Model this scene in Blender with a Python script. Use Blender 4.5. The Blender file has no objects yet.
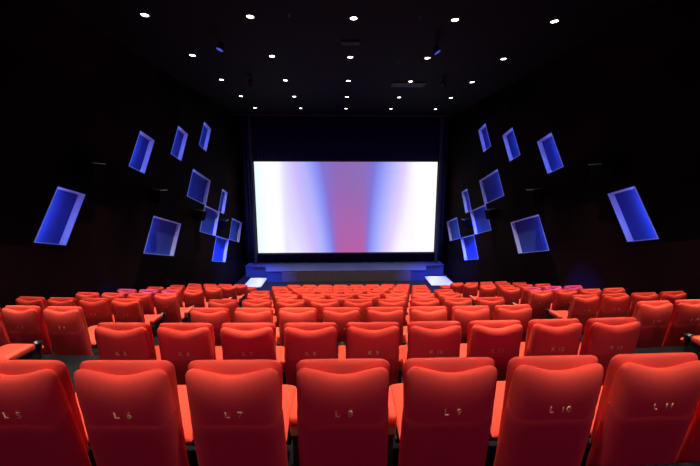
import bpy, bmesh, math, random
from mathutils import Vector
random.seed(7)
sc = bpy.context.scene
col = sc.collection
R = math.radians

# ------------------------------------------------------------------ materials
def mat(name, color, rough=.8, metal=0., emit=None, strength=0., spec=.5, sheen=0., bump=0., bscale=200., var=0.):
    m = bpy.data.materials.new(name); m.use_nodes = True
    nt = m.node_tree; b = nt.nodes['Principled BSDF']
    b.inputs['Base Color'].default_value = (*color, 1)
    b.inputs['Roughness'].default_value = rough
    b.inputs['Metallic'].default_value = metal
    b.inputs['Specular IOR Level'].default_value = spec
    if sheen:
        b.inputs['Sheen Weight'].default_value = sheen
        b.inputs['Sheen Roughness'].default_value = .5
    if emit:
        b.inputs['Emission Color'].default_value = (*emit, 1)
        b.inputs['Emission Strength'].default_value = strength
    if bump or var:
        tc = nt.nodes.new('ShaderNodeTexCoord')
        nz = nt.nodes.new('ShaderNodeTexNoise'); nz.inputs['Scale'].default_value = bscale
        nz.inputs['Detail'].default_value = 3
        nt.links.new(tc.outputs['Object'], nz.inputs['Vector'])
        if bump:
            bp = nt.nodes.new('ShaderNodeBump'); bp.inputs['Strength'].default_value = bump
            bp.inputs['Distance'].default_value = .002
            nt.links.new(nz.outputs['Fac'], bp.inputs['Height'])
            nt.links.new(bp.outputs['Normal'], b.inputs['Normal'])
        if var:
            mx = nt.nodes.new('ShaderNodeMix'); mx.data_type = 'RGBA'
            mx.inputs[6].default_value = (*[c*(1-var) for c in color], 1)
            mx.inputs[7].default_value = (*[min(1, c*(1+var)) for c in color], 1)
            nt.links.new(nz.outputs['Fac'], mx.inputs[0])
            nt.links.new(mx.outputs[2], b.inputs['Base Color'])
    return m

M = dict(
    fabric=mat('red_velour', (.80, .080, .046), .95, spec=.08, bump=.25, bscale=350, var=.10),
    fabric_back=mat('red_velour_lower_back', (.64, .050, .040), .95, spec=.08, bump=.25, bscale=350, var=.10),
    vinyl=mat('red_arm_pad', (.82, .085, .045), .75, spec=.2, bump=.1, bscale=300),
    black=mat('black_plastic', (.012, .012, .013), .45),
    holder=mat('black_cup_holder', (.01, .01, .01), .3),
    plate=mat('brushed_brass_plate', (.42, .34, .20), .38, metal=.8),
    thread=mat('gold_thread', (.85, .72, .20), .8),
    carpet=mat('dark_carpet', (.012, .010, .012), 1., spec=.05, bump=.4, bscale=150, var=.3),
    ceil=mat('black_ceiling', (.002, .002, .0035), .8, spec=.1, bump=.1, bscale=20),
    trim=mat('black_trim', (.02, .02, .024), .6),
    white=mat('white_metal', (.8, .8, .8), .4),
    navy=mat('navy_curtain', (.016, .022, .07), .95, spec=.1),
    stage_top=mat('stage_floor', (.035, .045, .14), .65, spec=.3, bump=.1, bscale=30),
    stage_side=mat('stage_side', (.05, .06, .13), .8),
    stage_front=mat('stage_front', (.15, .11, .11), .85, var=.2, bscale=6),
    pale=mat('pale_light_pool', (.65, .65, .70), .5),
    speaker=mat('speaker_black', (.0025, .0025, .003), .8, spec=.05),
    grille=mat('speaker_grille', (.002, .002, .0025), .9, spec=.03, bump=.6, bscale=300),
    post=mat('grey_post', (.025, .025, .04), .6),
    niche=mat('niche_white_paint', (.46, .48, .66), .7, spec=0.),
    niche_back=mat('niche_blue_panel', (.045, .095, .46), .7, spec=0.),
    vent=mat('vent_grey', (.006, .006, .010), .6),
    bulb=mat('downlight_bulb', (1, 1, 1), .5, emit=(1, .93, .84), strength=9),
    rim=mat('painted_rim_glow', (.2, .25, .6), .5, emit=(.18, .24, .9), strength=.30),  # glow caught by the frame edge, put into its emission; no lamp
    led=mat('blue_led_strip', (.6, .65, .9), .5, emit=(.20, .28, 1.), strength=38),
    led_white=mat('white_led_strip', (.8, .8, .9), .5, emit=(.75, .72, 1.), strength=14),
    rear_fill=mat('rear_fill_glow', (.1, .1, .12), .1, emit=(1, .7, .95), strength=.6),
    lit_edge=mat('lit_edge_grey', (.16, .14, .13), .5),
    blue_lens=mat('blue_lens', (.1, .1, .5), .3, emit=(.1, .14, 1.), strength=.6),
)

# ------------------------------------------------------------------ helpers
def link(o, parent=None):
    col.objects.link(o)
    if parent: o.parent = parent
    return o
def obj(name, bm, m, parent=None, loc=(0, 0, 0), smooth=False):
    me = bpy.data.meshes.new(name)
    bmesh.ops.recalc_face_normals(bm, faces=bm.faces)
    bm.to_mesh(me); bm.free()
    if smooth:
        for p in me.polygons: p.use_smooth = True
    me.materials.append(m)
    o = bpy.data.objects.new(name, me); o.location = loc
    return link(o, parent)
def tag(o, label=None, cat=None, group=None, kind=None):
    if label: o['label'] = label
    if cat: o['category'] = cat
    if group: o['group'] = group
    if kind: o['kind'] = kind
    return o
def thing(name, label, cat, loc=(0, 0, 0), rotz=0, group=None):
    o = bpy.data.objects.new(name, None); o.empty_display_size = .1
    o.location = loc; o.rotation_euler = (0, 0, rotz)
    return tag(link(o), label, cat, group)
def struct(name, bm, m, **k):
    return tag(obj(name, bm, m, **k), kind='structure')
def box(bm, x0, x1, y0, y1, z0, z1):
    v = [bm.verts.new((x, y, z)) for x in (x0, x1) for y in (y0, y1) for z in (z0, z1)]
    for f in ((0, 1, 3, 2), (4, 6, 7, 5), (0, 4, 5, 1), (2, 3, 7, 6), (0, 2, 6, 4), (1, 5, 7, 3)):
        bm.faces.new([v[i] for i in f])
    return bm
def bevelled(bm, r=.01, seg=2):
    bmesh.ops.recalc_face_normals(bm, faces=bm.faces)
    bmesh.ops.bevel(bm, geom=list(bm.edges), offset=r, segments=seg, affect='EDGES', profile=.5)
    return bm
def loft(bm, rings, closed=True, cap=True):
    rv = [[bm.verts.new(p) for p in r] for r in rings]
    n = len(rv[0])
    for a, b in zip(rv, rv[1:]):
        for i in range(n if closed else n - 1):
            j = (i + 1) % n
            bm.faces.new((a[i], a[j], b[j], b[i]))
    if cap:
        bm.faces.new(rv[0]); bm.faces.new(rv[-1])
    return bm
def lathe(bm, prof, c=(0, 0, 0), n=24, cap=False):
    rings = [[(c[0] + r*math.cos(2*math.pi*i/n), c[1] + r*math.sin(2*math.pi*i/n), c[2] + z) for i in range(n)] for r, z in prof]
    return loft(bm, rings, True, cap)

def pillow(hw, z0, ztop, yc, t, nu=26, nv=26, p=5, pv=None):
    """puffed upholstery pad; hw(s) half width, ztop(u) upper outline, yc(z) mid surface, t half thickness"""
    bm = bmesh.new()
    us = [math.sin(math.pi/2*(2*i/nu - 1)) for i in range(nu + 1)]
    vs = [math.sin(math.pi/2*(2*j/nv - 1)) for j in range(nv + 1)]
    grid = {}
    for side in (-1, 1):
        for i, u in enumerate(us):
            for j, v in enumerate(vs):
                edge = i in (0, nu) or j in (0, nv)
                if edge and side == 1:
                    grid[side, i, j] = grid[-1, i, j]; continue
                s = (v + 1)/2
                zt = ztop(u); zb = z0(u) if callable(z0) else z0
                z = zb + s*(zt - zb)
                th = t*((1 - abs(u)**p)**.5)*((1 - abs(v)**(pv or p))**.5)
                grid[side, i, j] = bm.verts.new((u*hw(s), yc(z, u) + side*th, z))
        for i in range(nu):
            for j in range(nv):
                q = [grid[side, i, j], grid[side, i+1, j], grid[side, i+1, j+1], grid[side, i, j+1]]
                bm.faces.new(q if side == -1 else q[::-1])
    return bm

def spot(name, parent, energy, color, size, blend, radius, loc=(0, 0, 0), rot=(0, 0, 0)):
    l = bpy.data.lights.new(name, 'SPOT'); l.energy = energy; l.color = color
    l.spot_size = size; l.spot_blend = blend; l.shadow_soft_size = radius
    o = bpy.data.objects.new(name, l); o.location = loc; o.rotation_euler = rot
    return link(o, parent)

# ------------------------------------------------------------------ dimensions
CZ = 1.94                       # camera height above the nearest seats' floor
DR, RISE, PITCH = 1.1694, .3472, .56
Y0 = 1.533
HALF = 5.9                      # half width of the room
CEIL = 5.36
YB = 18.45                      # screen wall
KAP = .016
def row_y(n, x): return Y0 + DR*n + KAP*x*x/2 - .0075*x
FLOOR_Z = {n: -RISE*n for n in range(-1, 9)}
FLOOR_Z[9] = -3.27
FRONT_Z = -3.56

# ------------------------------------------------------------------ the seat
TILT = math.tan(R(7.5))
ZT = 1.02
def yline(z): return (ZT - z)*TILT          # reclined plane, top at y = 0
def corner(u, a, r):
    k = max(0, (abs(u) - (1 - a))/a)
    return r*(1 - math.sqrt(max(0, 1 - k*k)))
SH = -.12                                   # the upholstered back stands a little behind the row line
def hw_shell(s): return .236 + .012*(1 - s)
def shell_top(u): return 1.004 - .044*math.cos(math.pi/2*min(1, abs(u)/.88))**1.6 - corner(u, .20, .05)
back_shell = pillow(hw_shell, .20, shell_top, lambda z, u: SH + yline(z) + .053, .053, p=6, pv=6)
cushion = pillow(lambda s: .222 + .025*s*s, .40,
                 lambda u: 1.020 - corner(u, .2, .05),
                 lambda z, u: SH + yline(z) + .104, .054, p=4.5, pv=3.2)
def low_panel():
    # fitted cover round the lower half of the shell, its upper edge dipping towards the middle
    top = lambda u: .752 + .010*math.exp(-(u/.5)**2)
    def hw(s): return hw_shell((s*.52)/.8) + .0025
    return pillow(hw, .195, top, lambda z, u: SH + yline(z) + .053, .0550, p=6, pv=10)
def seat_pad():
    bm = pillow(lambda s: .225, 0, lambda u: .46 - corner(u, .2, .03), lambda z, u: 0, .062, p=4)
    for v in bm.verts:          # lay the pad flat: local z -> depth, local y -> height
        x, y, z = v.co
        v.co = (x, .12 + z, .415 - y + .03*(z/.46))
    return bm
AY = .070                                   # the arms start between the seat backs
def arm_pad():
    bm = bmesh.new(); rings = []
    for y, z, w, h in ((.055, .560, .034, .022), (.065, .566, .040, .032), (.10, .568, .041, .036), (.28, .572, .041, .036), (.315, .573, .039, .034), (.325, .573, .034, .024)):
        r = []
        for k in range(16):
            a = 2*math.pi*k/16; c, s_ = math.cos(a), math.sin(a)
            r.append((w*math.copysign(abs(c)**.35, c), AY + y, z - .03 + h*math.copysign(abs(s_)**.45, s_)))
        rings.append(r)
    return loft(bm, rings)
def cup():
    bm = bmesh.new()
    return lathe(bm, ((.028, -.075), (.038, -.07), (.043, .0), (.043, .012), (.036, .012), (.033, -.06), (.0005, -.062)), (0, AY + .370, .552), 20)
def standard():
    bm = bmesh.new()
    prof = [(.10, 0.0), (.48, 0.0), (.48, .03), (.42, .06), (.46, .52), (.145, .52), (.13, .06)]
    a = [bm.verts.new((-.022, y, z)) for y, z in prof]; b = [bm.verts.new((.022, y, z)) for y, z in prof]
    bm.faces.new(a); bm.faces.new(b[::-1])
    for i in range(len(prof)):
        j = (i + 1) % len(prof); bm.faces.new((a[i], b[i], b[j], a[j]))
    return bm
def hinge_bar():
    bm = bmesh.new(); box(bm, -.235, .235, .20, .28, .31, .35)
    return bevelled(bm, .01)

PARTS = {}
def keep(name, bm, m, smooth=True):
    o = obj(name, bm, m, smooth=smooth); PARTS[name] = o.data; bpy.data.objects.remove(o)
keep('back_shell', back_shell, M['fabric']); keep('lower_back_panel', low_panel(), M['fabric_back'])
keep('backrest_cushion', cushion, M['fabric']); keep('seat_cushion', seat_pad(), M['fabric'])
keep('armrest', arm_pad(), M['vinyl']); keep('cup_holder', cup(), M['holder'])
def simple_plate():
    bm = bmesh.new(); box(bm, -.034, .034, AY + .057, AY + .075, .440, .540); bevelled(bm, .006)
    return bm
keep('end_plate', simple_plate(), M['plate'], False)
keep('support_panel', standard(), M['black'], False); keep('seat_frame', hinge_bar(), M['black'], False)

text_cache = {}
def text_mesh(s):
    if s in text_cache: return text_cache[s]
    cu = bpy.data.curves.new('number', 'FONT'); cu.body = s
    cu.size = .056; cu.align_x = 'CENTER'; cu.align_y = 'CENTER'; cu.extrude = .0012; cu.offset = -.0002
    cu.space_character = 1.1; cu.space_word = 1.5; cu.resolution_u = 3
    o = bpy.data.objects.new('tmp', cu); col.objects.link(o)
    dg = bpy.context.evaluated_depsgraph_get()
    me = bpy.data.meshes.new_from_object(o.evaluated_get(dg))
    me.materials.clear(); me.materials.append(M['thread'])
    bpy.data.objects.remove(o)
    text_cache[s] = me
    return me
def part(name, parent, loc=(0, 0, 0), data=None):
    o = bpy.data.objects.new(name, data or PARTS[name]); o.location = loc
    return link(o, parent)
def arm(parent, x):
    a = part('armrest', parent, (x, 0, 0)); part('cup_holder', a); part('end_plate', a)
    part('support_panel', parent, (x, 0, 0))
NUM_Z = .758
def seat(x, n, text, label, group, last):
    t = thing('cinema_chair', label, 'chair', (x, row_y(n, x), FLOOR_Z[n]), math.atan(KAP*x - .0075), group)
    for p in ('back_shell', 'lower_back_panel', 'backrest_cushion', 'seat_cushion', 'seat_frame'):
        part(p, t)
    let, num = text.split()
    xs = [-.032, .034] if len(num) == 1 else [-.040, .020, .050]
    for ch, cx in zip(let + num, xs):
        q = part('row_letter' if ch.isalpha() else 'seat_digit', t, (cx + .003, SH + yline(NUM_Z) - .0030, NUM_Z), text_mesh(ch))
        q.rotation_euler = (R(90) + math.atan(TILT), 0, 0)
        q['label'] = 'gold stitched character'
    arm(t, -PITCH/2)
    if last: arm(t, PITCH/2)
    return t

ORD = ['first', 'second', 'third', 'fourth', 'fifth', 'sixth', 'seventh', 'eighth', 'ninth', 'tenth']
LET = 'LKJIHGFEDC'
AX = .30                                        # rows' axis is half a seat right of the seat facing the camera
for n in range(10):
    if n < 9:
        ks = [-3 + i for i in range(8)] if n % 2 == 0 else [-3.5 + i for i in range(9)]
        for i, k in enumerate(ks):
            mark = f'{LET[n]} {5 + i}'
            seat((k - .5)*PITCH, n, mark, (f'red cinema chair marked {mark}, {ORD[i]} from left in central block, {ORD[n]} nearest row' if n < 2 else f'red cinema chair, {ORD[i]} from left in central block, {ORD[n]} row from the camera'),
                 'central block of red cinema chairs', i == len(ks) - 1)
    if n >= 1:
        for side, name in ((-1, 'left'), (1, 'right')):
            for i in range(4):
                # i counts from the aisle outwards
                if n == 1 and i > 0: continue
                k = side*((6.9 if side < 0 else 7.03) + i)
                left_to_right = (3 - i) if side < 0 else i
                last = (i == 0) if side < 0 else (i == 3 or n == 1)
                num = (4 - i) if side < 0 else ((14 if n % 2 else 13) + i)
                seat(k*PITCH, n, f'{LET[n]} {num}',
                     f'red cinema chair, {ORD[i]} from the aisle in {name} block, {ORD[n]} row from the camera',
                     f'{name} block of red cinema chairs', last)

# ------------------------------------------------------------------ room shell
XS = [-HALF - .1 + (2*HALF + .2)*i/16 for i in range(17)]
def tier(n, z, z_low, y_from=None, y_to=None):
    bm = bmesh.new()
    near = lambda x: row_y(n, x) - .03 if y_from is None else y_from
    far = lambda x: row_y(n + 1, x) - .03 if y_to is None else y_to
    rings = [[(x, near(x), z_low), (x, far(x), z_low), (x, far(x), z), (x, near(x), z)] for x in XS]
    return loft(bm, rings)
bmf = tier(-1, RISE, -.4, y_from=-3.0)
struct('floor', bmf, M['carpet'])
for n in range(0, 10):
    z = FLOOR_Z[n]
    struct('floor', tier(n, z, (FLOOR_Z.get(n + 1, FRONT_Z)) - .35), M['carpet'])
struct('floor', tier(10, FRONT_Z, FRONT_Z - .3, y_to=YB + .6), M['carpet'])
# pale strips beside the stage: pools of light put into the floor colour
for x0, x1 in ((-5.35, -4.42), (4.50, 5.75)):
    bm = box(bmesh.new(), x0, x1, 15.9, 17.45, FRONT_Z, FRONT_Z + .02)
    struct('light_pool_left' if x0 < 0 else 'light_pool_right', bm, M['pale'])

bm = box(bmesh.new(), -HALF - .3, HALF + .3, -3.0, YB + .6, CEIL, CEIL + .2)
struct('ceiling', bm, M['ceil'])
bm = box(bmesh.new(), -HALF - .3, HALF + .3, -3.2, -3.0, -.4, CEIL + .2)
struct('wall_back', bm, M['trim'])

# added glowing panels and lamps behind the camera, to brighten the seat backs
for i, x in enumerate((-2.4, 2.4)):
    bm = bmesh.new()
    box(bm, x - .40, x + .40, -3.0, -2.96, 3.60, 4.20)
    struct(f'rear_fill_panel_{i + 1}', bm, M['rear_fill'])
    o = spot('rear_fill_lamp', None, 165, (.80, .14, 1.1), R(120), .9, .25, (x, -2.90, 3.9), (R(68), 0, 0))

# side walls with slanted recesses
E1 = (math.cos(R(16.4)), -math.sin(R(16.4))); E2 = (math.cos(R(56)), math.sin(R(56)))
NICHES = [(6.55, 1.21, .67), (9.46, 2.70, .67), (11.68, 3.185, .68), (13.91, 3.70, .68),
          (13.0, 1.615, 1.62), (10.14, .135, 1.63), (15.45, .90, .68), (13.80, .17, 1.60),
          (17.02, -.76, 1.58), (14.78, -1.30, 1.60)]
NH = 1.20
def quad(c, w, h):
    cy, cz = c
    return [(cy + a*w/2*E1[0] + b*h/2*E2[0], cz + a*w/2*E1[1] + b*h/2*E2[1]) for a, b in ((-1, -1), (1, -1), (1, 1), (-1, 1))]

def wall_material():
    m = bpy.data.materials.new('wall_panels'); m.use_nodes = True
    nt = m.node_tree; N = nt.nodes.new; L = nt.links.new; b = nt.nodes['Principled BSDF']
    tc = N('ShaderNodeTexCoord')
    det = E1[0]*E2[1] - E1[1]*E2[0]
    A = (0, E2[1]/det, -E2[0]/det); B = (0, -E1[1]/det, E1[0]/det)
    def axis(V, ref, pitch):
        d = N('ShaderNodeVectorMath'); d.operation = 'DOT_PRODUCT'; d.inputs[1].default_value = V
        L(tc.outputs['Object'], d.inputs[0])
        s = N('ShaderNodeMath'); s.operation = 'MULTIPLY_ADD'; s.inputs[1].default_value = 1/pitch; s.inputs[2].default_value = -ref/pitch
        L(d.outputs['Value'], s.inputs[0])
        f = N('ShaderNodeMath'); f.operation = 'FLOOR'; L(s.outputs[0], f.inputs[0])
        fr = N('ShaderNodeMath'); fr.operation = 'PINGPONG'; fr.inputs[1].default_value = .5; L(s.outputs[0], fr.inputs[0])
        g = N('ShaderNodeMath'); g.operation = 'LESS_THAN'; g.inputs[1].default_value = .008/pitch; L(fr.outputs[0], g.inputs[0])
        return f, g
    q = quad((13.0, 1.615), 1.62, NH)[0]
    ra = A[1]*q[0] + A[2]*q[1]; rb = B[1]*q[0] + B[2]*q[1]
    fa, ga = axis(A, ra, 1.65); fb, gb = axis(B, rb, NH)
    cx = N('ShaderNodeCombineXYZ'); L(fa.outputs[0], cx.inputs[0]); L(fb.outputs[0], cx.inputs[1])
    wn = N('ShaderNodeTexWhiteNoise'); wn.noise_dimensions = '3D'; L(cx.outputs[0], wn.inputs['Vector'])
    mx = N('ShaderNodeMix'); mx.data_type = 'RGBA'
    mx.inputs[6].default_value = (.0016, .001, .0016, 1); mx.inputs[7].default_value = (.010, .0035, .0045, 1)
    L(wn.outputs['Value'], mx.inputs[0])
    mxx = N('ShaderNodeMath'); mxx.operation = 'MAXIMUM'; L(ga.outputs[0], mxx.inputs[0]); L(gb.outputs[0], mxx.inputs[1])
    m2 = N('ShaderNodeMix'); m2.data_type = 'RGBA'; m2.inputs[7].default_value = (.001, .001, .001, 1)
    L(mxx.outputs[0], m2.inputs[0]); L(mx.outputs[2], m2.inputs[6]); L(m2.outputs[2], b.inputs['Base Color'])
    b.inputs['Roughness'].default_value = .9; b.inputs['Specular IOR Level'].default_value = .04
    return m
WALLM = wall_material()
DEPTH = .13
def side_wall(side):
    bm = bmesh.new()
    loops = [[(-3.2, FRONT_Z - .3), (YB + .6, FRONT_Z - .3), (YB + .6, CEIL + .1), (-3.2, CEIL + .1)]]
    loops += [quad((y, z), w + .004, NH + .004) for y, z, w in NICHES]
    edges = []
    for lp in loops:
        vs = [bm.verts.new((side*HALF, y, z)) for y, z in lp]
        edges += [bm.edges.new((vs[i], vs[(i + 1) % 4])) for i in range(4)]
    bmesh.ops.triangle_fill(bm, use_beauty=True, use_dissolve=False, edges=edges)
    # drop the fills inside the recesses, keep the sheet around them
    kill = []
    for f in bm.faces:
        c = f.calc_center_median()
        for y, z, w in NICHES:
            dy, dz = c.y - y, c.z - z
            det = E1[0]*E2[1] - E1[1]*E2[0]
            a = (dy*E2[1] - dz*E2[0])/det; b_ = (E1[0]*dz - E1[1]*dy)/det
            if abs(a) < w/2 and abs(b_) < NH/2: kill.append(f); break
    bmesh.ops.delete(bm, geom=kill, context='FACES_ONLY')
    ext = bmesh.ops.extrude_face_region(bm, geom=list(bm.faces))
    for v in ext['geom']:
        if isinstance(v, bmesh.types.BMVert): v.co.x += side*.10
    return struct('wall_left' if side < 0 else 'wall_right', bm, WALLM)
side_wall(-1); side_wall(1)

def prism(bm, q0, x0, q1, x1):
    a = [bm.verts.new((x0, y, z)) for y, z in q0]; b = [bm.verts.new((x1, y, z)) for y, z in q1]
    bm.faces.new(a); bm.faces.new(b[::-1])
    for i in range(4):
        j = (i + 1) % 4; bm.faces.new((a[i], a[j], b[j], b[i]))
def ring(bm, qo, qi, x0, x1):
    """hollow four-sided frame between two outlines, from x0 to x1"""
    O0 = [bm.verts.new((x0, *p)) for p in qo]; I0 = [bm.verts.new((x0, *p)) for p in qi]
    O1 = [bm.verts.new((x1, *p)) for p in qo]; I1 = [bm.verts.new((x1, *p)) for p in qi]
    for i in range(4):
        j = (i + 1) % 4
        for a, b in ((O0, I0), (O1, I1), (O0, O1), (I0, I1)):
            bm.faces.new((a[i], a[j], b[j], b[i]))
NLAB = [('narrow slanted blue wall light, lowest and nearest the camera', ''),
        ('narrow slanted blue wall light, leftmost of the upper row of three', ''),
        ('narrow slanted blue wall light, middle of the upper row of three', ''),
        ('narrow slanted blue wall light, topmost and nearest the screen in the upper row', ''),
        ('wide slanted blue wall light at the head of the cluster by the screen', ''),
        ('wide slanted blue wall light standing alone below the upper row', ''),
        ('thin bright slanted wall light within the cluster by the screen', ''),
        ('wide slanted blue wall light half behind a speaker in the cluster', ''),
        ('slanted blue wall light of the cluster closest to the screen', ''),
        ('slanted blue wall light at the bottom of the cluster by the screen', '')]
for side in (-1, 1):
    nm = 'left' if side < 0 else 'right'
    for (y, z, w), (lab, _) in zip(NICHES, NLAB):
        if side > 0: lab = lab.replace('leftmost of the upper', 'rightmost of the upper')
        t = thing('wall_light', f'{lab}, {nm} wall', 'wall light', (side*HALF, y, z), 0, f'slanted blue lights of the {nm} wall')
        def loc(q): return [(a - y, b - z) for a, b in q]
        q = loc(quad((y, z), w, NH)); qi = loc(quad((y, z), w - .02, NH - .02))
        bm = bmesh.new(); ring(bm, q, qi, 0, side*DEPTH); obj('housing', bm, M['niche'], t)
        bm = bmesh.new(); prism(bm, q, side*DEPTH, q, side*(DEPTH + .02)); obj('back_panel', bm, M['niche_back'], t)
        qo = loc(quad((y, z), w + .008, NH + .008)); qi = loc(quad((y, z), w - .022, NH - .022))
        bm = bmesh.new(); ring(bm, qo, qi, -side*.012, side*.004); obj('glowing_rim', bm, M['rim'], t)  # frame edge that glows by itself for the light it catches
        # LED strip along the jamb on the camera side, shining across the recess
        bm = bmesh.new()
        s0 = -w/2 + .012; s1 = s0 + .012
        def pt(a, b): return (a*E1[0] + b*E2[0], a*E1[1] + b*E2[1])
        prism(bm, [pt(s0, -NH/2 + .05), pt(s1, -NH/2 + .05), pt(s1, NH/2 - .05), pt(s0, NH/2 - .05)], side*.02,
              [pt(s0, -NH/2 + .05), pt(s1, -NH/2 + .05), pt(s1, NH/2 - .05), pt(s0, NH/2 - .05)], side*.05)
        obj('led_strip', bm, M['led'], t)

# ------------------------------------------------------------------ wall speakers
def speaker_parts(t, side):
    s = -side                                      # towards the room
    bm = bmesh.new()
    # side view of the cabinet: deep at the top, cut back below, tapering to the wall
    prof = [(0, .24), (s*.34, .18), (s*.25, -.22), (0, -.12)]
    a = [bm.verts.new((x, -.20, z)) for x, z in prof]; b = [bm.verts.new((x, .20, z)) for x, z in prof]
    bm.faces.new(a); bm.faces.new(b[::-1])
    for i in range(4):
        j = (i + 1) % 4; bm.faces.new((a[i], a[j], b[j], b[i]))
    bevelled(bm, .012); obj('cabinet', bm, M['speaker'], t)
    bm = bmesh.new()
    g = [(s*.337, .155), (s*.349, .152), (s*.265, -.2), (s*.253, -.197)]
    a = [bm.verts.new((x, -.175, z)) for x, z in g]; b = [bm.verts.new((x, .175, z)) for x, z in g]
    bm.faces.new(a); bm.faces.new(b[::-1])
    for i in range(4):
        j = (i + 1) % 4; bm.faces.new((a[i], a[j], b[j], b[i]))
    obj('grille', bm, M['grille'], t)
    bm = box(bmesh.new(), min(s*.325, s*.348), max(s*.325, s*.348), -.195, .195, .176, .190); obj('lit_top_edge', bm, M['lit_edge'], t)  # grey bar puts the light on the cabinet's top edge into colour
    bm = bmesh.new(); box(bm, min(0, -s*.06), max(0, -s*.06), -.05, .05, -.05, .05); obj('bracket', bm, M['black'], t)
for side, nm in ((-1, 'left'), (1, 'right')):
    for i, (y, z) in enumerate(((7.22, 2.10), (9.66, 1.45), (12.38, .58), (14.75, -.10))):
        lab = ['nearest the camera', 'alone above the wide blue light', 'in front of a blue light of the cluster', 'nearest the screen'][i]
        t = thing('wall_speaker', f'black wedge loudspeaker on the {nm} wall, {lab}', 'speaker', (side*(HALF - .05), y, z), 0, f'black loudspeakers on the {nm} wall')
        speaker_parts(t, side)

# ------------------------------------------------------------------ screen end
bm = box(bmesh.new(), -HALF - .3, HALF + .3, YB + .3, YB + .5, FRONT_Z - .3, CEIL + .2)
struct('wall_screen', bm, M['trim'])
# pleated curtain behind and around the screen
bm = bmesh.new()
N_ = 260
pts = [(-HALF + .02 + (2*HALF - .04)*i/N_, YB + .16 + .05*math.sin(i*1.45)) for i in range(N_ + 1)]
top = [bm.verts.new((x, y, CEIL - .01)) for x, y in pts]; bot = [bm.verts.new((x, y, -2.96)) for x, y in pts]
for i in range(N_): bm.faces.new((top[i], top[i+1], bot[i+1], bot[i]))
cu = obj('stage_curtain', bm, M['navy'], smooth=True)
sm = cu.modifiers.new('thick', 'SOLIDIFY'); sm.thickness = .01
tag(cu, 'dark navy pleated curtain hanging behind the lit screen', 'curtain')

def screen_material():
    m = bpy.data.materials.new('projected_picture'); m.use_nodes = True
    nt = m.node_tree; N = nt.nodes.new; L = nt.links.new
    b = nt.nodes['Principled BSDF']; b.inputs['Base Color'].default_value = (.03, .03, .03, 1); b.inputs['Roughness'].default_value = .9
    tc = N('ShaderNodeTexCoord'); sp = N('ShaderNodeSeparateXYZ'); L(tc.outputs['Generated'], sp.inputs[0])
    # the middle columns of colour lean together towards the foot of the picture, the outer ones stand upright
    def math_(op, a, b_=None, c_=None):
        nd = N('ShaderNodeMath'); nd.operation = op
        for k_, v_ in enumerate((a, b_, c_)):
            if v_ is None: continue
            if isinstance(v_, (int, float)): nd.inputs[k_].default_value = v_
            else: L(v_, nd.inputs[k_])
        return nd.outputs[0]
    zc = math_('SUBTRACT', 1.0, sp.outputs['Z'])
    c = math_('SUBTRACT', sp.outputs['X'], math_('MULTIPLY_ADD', zc, .010, .515))
    sq = math_('MULTIPLY', math_('MULTIPLY', c, c), 1/.36**2)
    fall = math_('MAXIMUM', math_('SUBTRACT', 1.0, sq), 0.0)
    lean = math_('MULTIPLY_ADD', math_('MULTIPLY', fall, zc), .66, 1.0)
    mu_ = math_('MULTIPLY_ADD', c, lean, .515)
    class O: outputs = [mu_]
    mu = O
    def ramp(src, stops, interp='EASE'):
        r = N('ShaderNodeValToRGB'); r.color_ramp.interpolation = interp
        el = r.color_ramp.elements
        while len(el) < len(stops): el.new(.5)
        for e, (p, cc) in zip(el, stops): e.position = p; e.color = (*cc, 1)
        L(src, r.inputs[0]); return r
    W = (1, 1, 1)
    r1 = ramp(mu.outputs[0], [(0, (.80, .95, 1)), (.08, (1, 1, 1)), (.13, (.92, .92, 1)), (.165, (.72, .66, .98)), (.215, (.58, .48, .92)), (.27, (.42, .43, .93)),
                              (.325, (.25, .27, .86)), (.365, (.22, .16, .62)), (.43, (.26, .14, .46)), (.50, (.27, .14, .43)), (.60, (.25, .15, .48)),
                              (.655, (.20, .17, .66)), (.70, (.27, .30, .88)), (.76, (.46, .46, .95)), (.82, (.72, .60, .98)), (.86, (.92, .86, 1)), (.90, W), (1, W)], 'LINEAR')
    # the lower middle glows pinker
    rz = ramp(sp.outputs['Z'], [(0, (1.0, 1.0, 1.0)), (.85, (0, 0, 0))], 'LINEAR')
    rx = ramp(mu.outputs[0], [(.345, (0, 0, 0)), (.42, W), (.61, W), (.68, (0, 0, 0))], 'EASE')
    mm = N('ShaderNodeMix'); mm.data_type = 'RGBA'; mm.blend_type = 'MULTIPLY'; mm.inputs[0].default_value = 1
    L(rz.outputs[0], mm.inputs[6]); L(rx.outputs[0], mm.inputs[7])
    m2 = N('ShaderNodeMix'); m2.data_type = 'RGBA'; m2.inputs[7].default_value = (.44, .105, .36, 1)
    L(mm.outputs[2], m2.inputs[0]); L(r1.outputs[0], m2.inputs[6])
    L(m2.outputs[2], b.inputs['Emission Color']); b.inputs['Emission Strength'].default_value = 1.05
    return m
SX0, SX1, SZ0, SZ1 = -5.06, 5.22, -2.27, 2.92
SY = 18.2
ts = thing('cinema_screen', 'large lit white and violet cinema screen above the stage', 'screen', ((SX0 + SX1)/2, SY, SZ0))
hw = (SX1 - SX0)/2; sh = SZ1 - SZ0
bm = box(bmesh.new(), -hw, hw, 0, .02, 0, sh); obj('picture_surface', bm, screen_material(), ts)
bm = bmesh.new()
for x0, x1, z0, z1 in ((-hw - .10, hw + .10, sh, sh + .10), (-hw - .10, hw + .10, -.10, 0), (-hw - .10, -hw, 0, sh), (hw, hw + .10, 0, sh)):
    box(bm, x0, x1, -.01, .05, z0, z1)
obj('black_masking', bm, M['trim'], ts)
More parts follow.
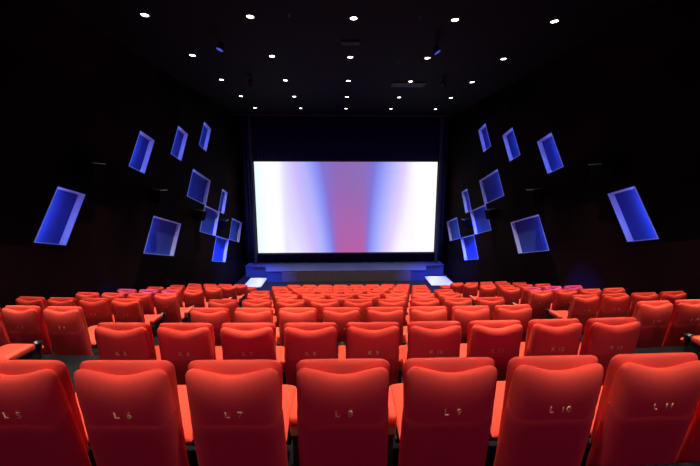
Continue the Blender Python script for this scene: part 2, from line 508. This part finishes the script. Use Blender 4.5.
# upright posts either side of the screen
for s, x in ((-1, SX0 - .12), (1, SX1 + .12)):
    t = obj('screen_post', box(bmesh.new(), -.07, .07, -.05, .05, 0, CEIL + 2.93), M['post'], loc=(x, SY - .10, -2.935))
    tag(t, f'slim upright post at the {"left" if s < 0 else "right"} edge of the screen', 'post', 'posts beside the screen')
# header above the screen; short grey bars paint the screen's glint on its edge
bm = box(bmesh.new(), -HALF, HALF, 17.72, 17.80, CEIL - .10, CEIL)
struct('trim_3', bm, M['trim'])
for x0, x1 in ((-4.85, -2.95), (2.95, 5.0)):
    bm = box(bmesh.new(), x0, x1, 17.70, 17.72, CEIL - .07, CEIL - .02)
    struct('edge_glint_left' if x0 < 0 else 'edge_glint_right', bm, M['post'])

# stage
ST = -2.94
st = thing('stage', 'low dark stage with brown front panel below the screen', 'stage', (0, 16.7, FRONT_Z))
h = ST - FRONT_Z
bm = bmesh.new()
pl = [(-4.32, 0), (4.40, 0), (4.62, .95), (5.72, 1.0), (5.72, 1.85), (-5.72, 1.85), (-5.72, 1.0), (-4.55, .95)]
a = [bm.verts.new((x, y, h - .05)) for x, y in pl]; b = [bm.verts.new((x, y, h)) for x, y in pl]
bm.faces.new(a); bm.faces.new(b[::-1])
for i in range(len(pl)):
    j = (i + 1) % len(pl); bm.faces.new((a[i], b[i], b[j], a[j]))
obj('stage_deck', bm, M['stage_top'], st)
bm = bmesh.new(); box(bm, -4.28, 4.36, .03, .9, 0, h - .05); obj('stage_body', bm, M['stage_side'], st)
bm = bmesh.new(); box(bm, -5.70, -4.2, 1.03, 1.8, .0, h - .05); obj('stage_wing', bm, M['stage_side'], st)
bm = bmesh.new(); box(bm, 4.3, 5.70, 1.03, 1.8, .0, h - .05); obj('stage_wing', bm, M['stage_side'], st)
bm = bmesh.new(); box(bm, -3.46, 3.56, -.01, .03, 0.02, h - .06); obj('front_panel', bm, M['stage_front'], st)

# lamps added under the wings to brighten the pale floor at the stage ends
for s, x in ((-1, -4.9), (1, 5.1)):
    t = thing('floor_fill_light', f'small added lamp low under the {"left" if s < 0 else "right"} stage wing', 'added lamp', (x, 17.70, FRONT_Z + .48))
    obj('fixture', box(bmesh.new(), -.35, .35, -.03, .0, -.03, .05), M['black'], t)
    spot('lamp', t, 9, (.85, .82, 1.), R(95), .5, .05, (0, -.10, -.04)).rotation_euler = (-R(32), 0, 0)

# ------------------------------------------------------------------ ceiling fittings
LS, LY = 2.20, 7.49
ring_me = disc_me = None
for j in range(-3, 5):
    for i in range(-2, 3):
        x, y = .02 + LS*i, LY + LS*j
        if j >= 0:
            col_word = ['leftmost', 'second from left', 'middle one', 'second from right', 'rightmost'][i + 2]
            row_word = ['nearest', 'second', 'third', 'fourth', 'farthest'][j]
            lab = f'small round ceiling downlight, {col_word} in the {row_word} row'
        else:
            lab = 'small round ceiling downlight above or behind the camera'
        t = thing('ceiling_downlight', lab, 'ceiling light', (x, y, CEIL), 0, 'rows of round ceiling downlights' if j >= 0 else 'downlights above and behind the camera')
        if ring_me is None:
            r_ = obj('trim_ring', lathe(bmesh.new(), ((.075, .0), (.075, -.012), (.105, -.012), (.110, 0)), n=28), M['black'], t, smooth=True)
            d_ = obj('bulb', lathe(bmesh.new(), ((.001, -.010), (.060, -.008), (.074, -.004)), n=28), M['bulb'], t, smooth=True)
            ring_me, disc_me = r_.data, d_.data
        else:
            link(bpy.data.objects.new('trim_ring', ring_me), t); link(bpy.data.objects.new('bulb', disc_me), t)
        spot('lamp', t, 1200 if j > -3 else 600, (1, .90, .78), R(46), .7, .06, (0, 0, -.03))

vbm = lambda w, d: None
for i, (x, y, w, d) in enumerate(((.0, 8.7, .45, .18), (2.2, 12.2, 1.2, .5))):
    lab = ['flat dark ceiling vent in the middle behind the nearest light row', 'long dark ceiling vent right of the middle by the third light row'][i]
    t = thing('ceiling_vent', lab, 'vent', (x, y, CEIL))
    bm = bmesh.new(); box(bm, -w/2, w/2, -d/2, d/2, -.03, 0)
    obj('frame', bm, M['vent'], t)
    bm = bmesh.new()
    for k in range(5):
        yy = -d/2 + d*(k + .5)/5; box(bm, -w/2 + .02, w/2 - .02, yy - d*.06, yy + d*.06, -.045, -.03)
    obj('slats', bm, M['vent'], t)
for x, y, lab in ((-1.34, 7.38, 'left of the middle'), (1.42, 7.38, 'right of the middle'), (1.44, 10.06, 'behind the second light row')):
    t = obj('sprinkler_head', lathe(bmesh.new(), ((.03, 0), (.03, -.01), (.008, -.012), (.008, -.05), (.022, -.052), (.022, -.056), (.001, -.057)), n=14), M['trim'], loc=(x, y, CEIL + .004))
    tag(t, f'tiny ceiling sprinkler head {lab}', 'sprinkler', 'ceiling sprinkler heads')

# blue floods on the ceiling: the far pair washes the ends of the stage, the near pair the seats by the walls
for (x, y, tgt, power, cone, lab) in (
        (-3.3, 11.6, (-4.9, 15.6, -3.0), 17000, 32, 'left, by the third light row'), (3.3, 11.6, (5.0, 15.6, -3.0), 17000, 32, 'right, by the third light row'),
        (-3.24, 8.63, (-5.1, 7.5, -.7), 15000, 17, 'left, nearest the camera'), (2.17, 8.64, (5.2, 7.6, -.7), 17000, 17, 'right, nearest the camera')):
    t = thing('stage_flood', f'small dark flood lamp with blue lens on the ceiling, {lab}', 'stage lamp', (x, y, CEIL + .004), 0, 'blue flood lamps on the ceiling')
    bm = bmesh.new(); box(bm, -.02, .02, -.02, .02, -.12, 0); obj('bracket', bm, M['black'], t)
    d = Vector(tgt) - Vector((x, y, CEIL - .2)); q = d.to_track_quat('-Z', 'Y').to_euler()
    bm = bmesh.new(); lathe(bm, ((.05, .10), (.09, .08), (.10, -.06), (.085, -.06), (.08, -.03)), n=20, cap=True)
    hd = obj('housing', bm, M['black'], t, loc=(0, 0, -.2)); hd.rotation_euler = q
    bm = bmesh.new(); lathe(bm, ((.084, -.05), (.05, -.056), (.001, -.058)), n=20); obj('lens', bm, M['blue_lens'], hd)
    o = spot('lamp', t, power, (.04, .085, 1.), R(cone), .9, .06, Vector((0, 0, -.2)) + d.normalized()*.075)
    o.rotation_euler = q

# ------------------------------------------------------------------ camera and view
cam = bpy.data.cameras.new('camera'); cam.sensor_width = 36; cam.lens = 318.0/700*36; cam.clip_start = .05
co = bpy.data.objects.new('camera', cam); col.objects.link(co)
co.location = (-.29, 0, CZ)
co.rotation_euler = (R(90) - .1665, 0, -.0309)
sc.camera = co
w = bpy.data.worlds.new('world'); sc.world = w; w.use_nodes = True
w.node_tree.nodes['Background'].inputs['Color'].default_value = (0, 0, 0, 1)
w.node_tree.nodes['Background'].inputs['Strength'].default_value = 0
sc.view_settings.view_transform = 'Standard'; sc.view_settings.look = 'None'
sc.view_settings.exposure = 0; sc.view_settings.gamma = 1; sc.view_settings.use_curve_mapping = False
sc.cycles.max_bounces = 6; sc.cycles.diffuse_bounces = 4
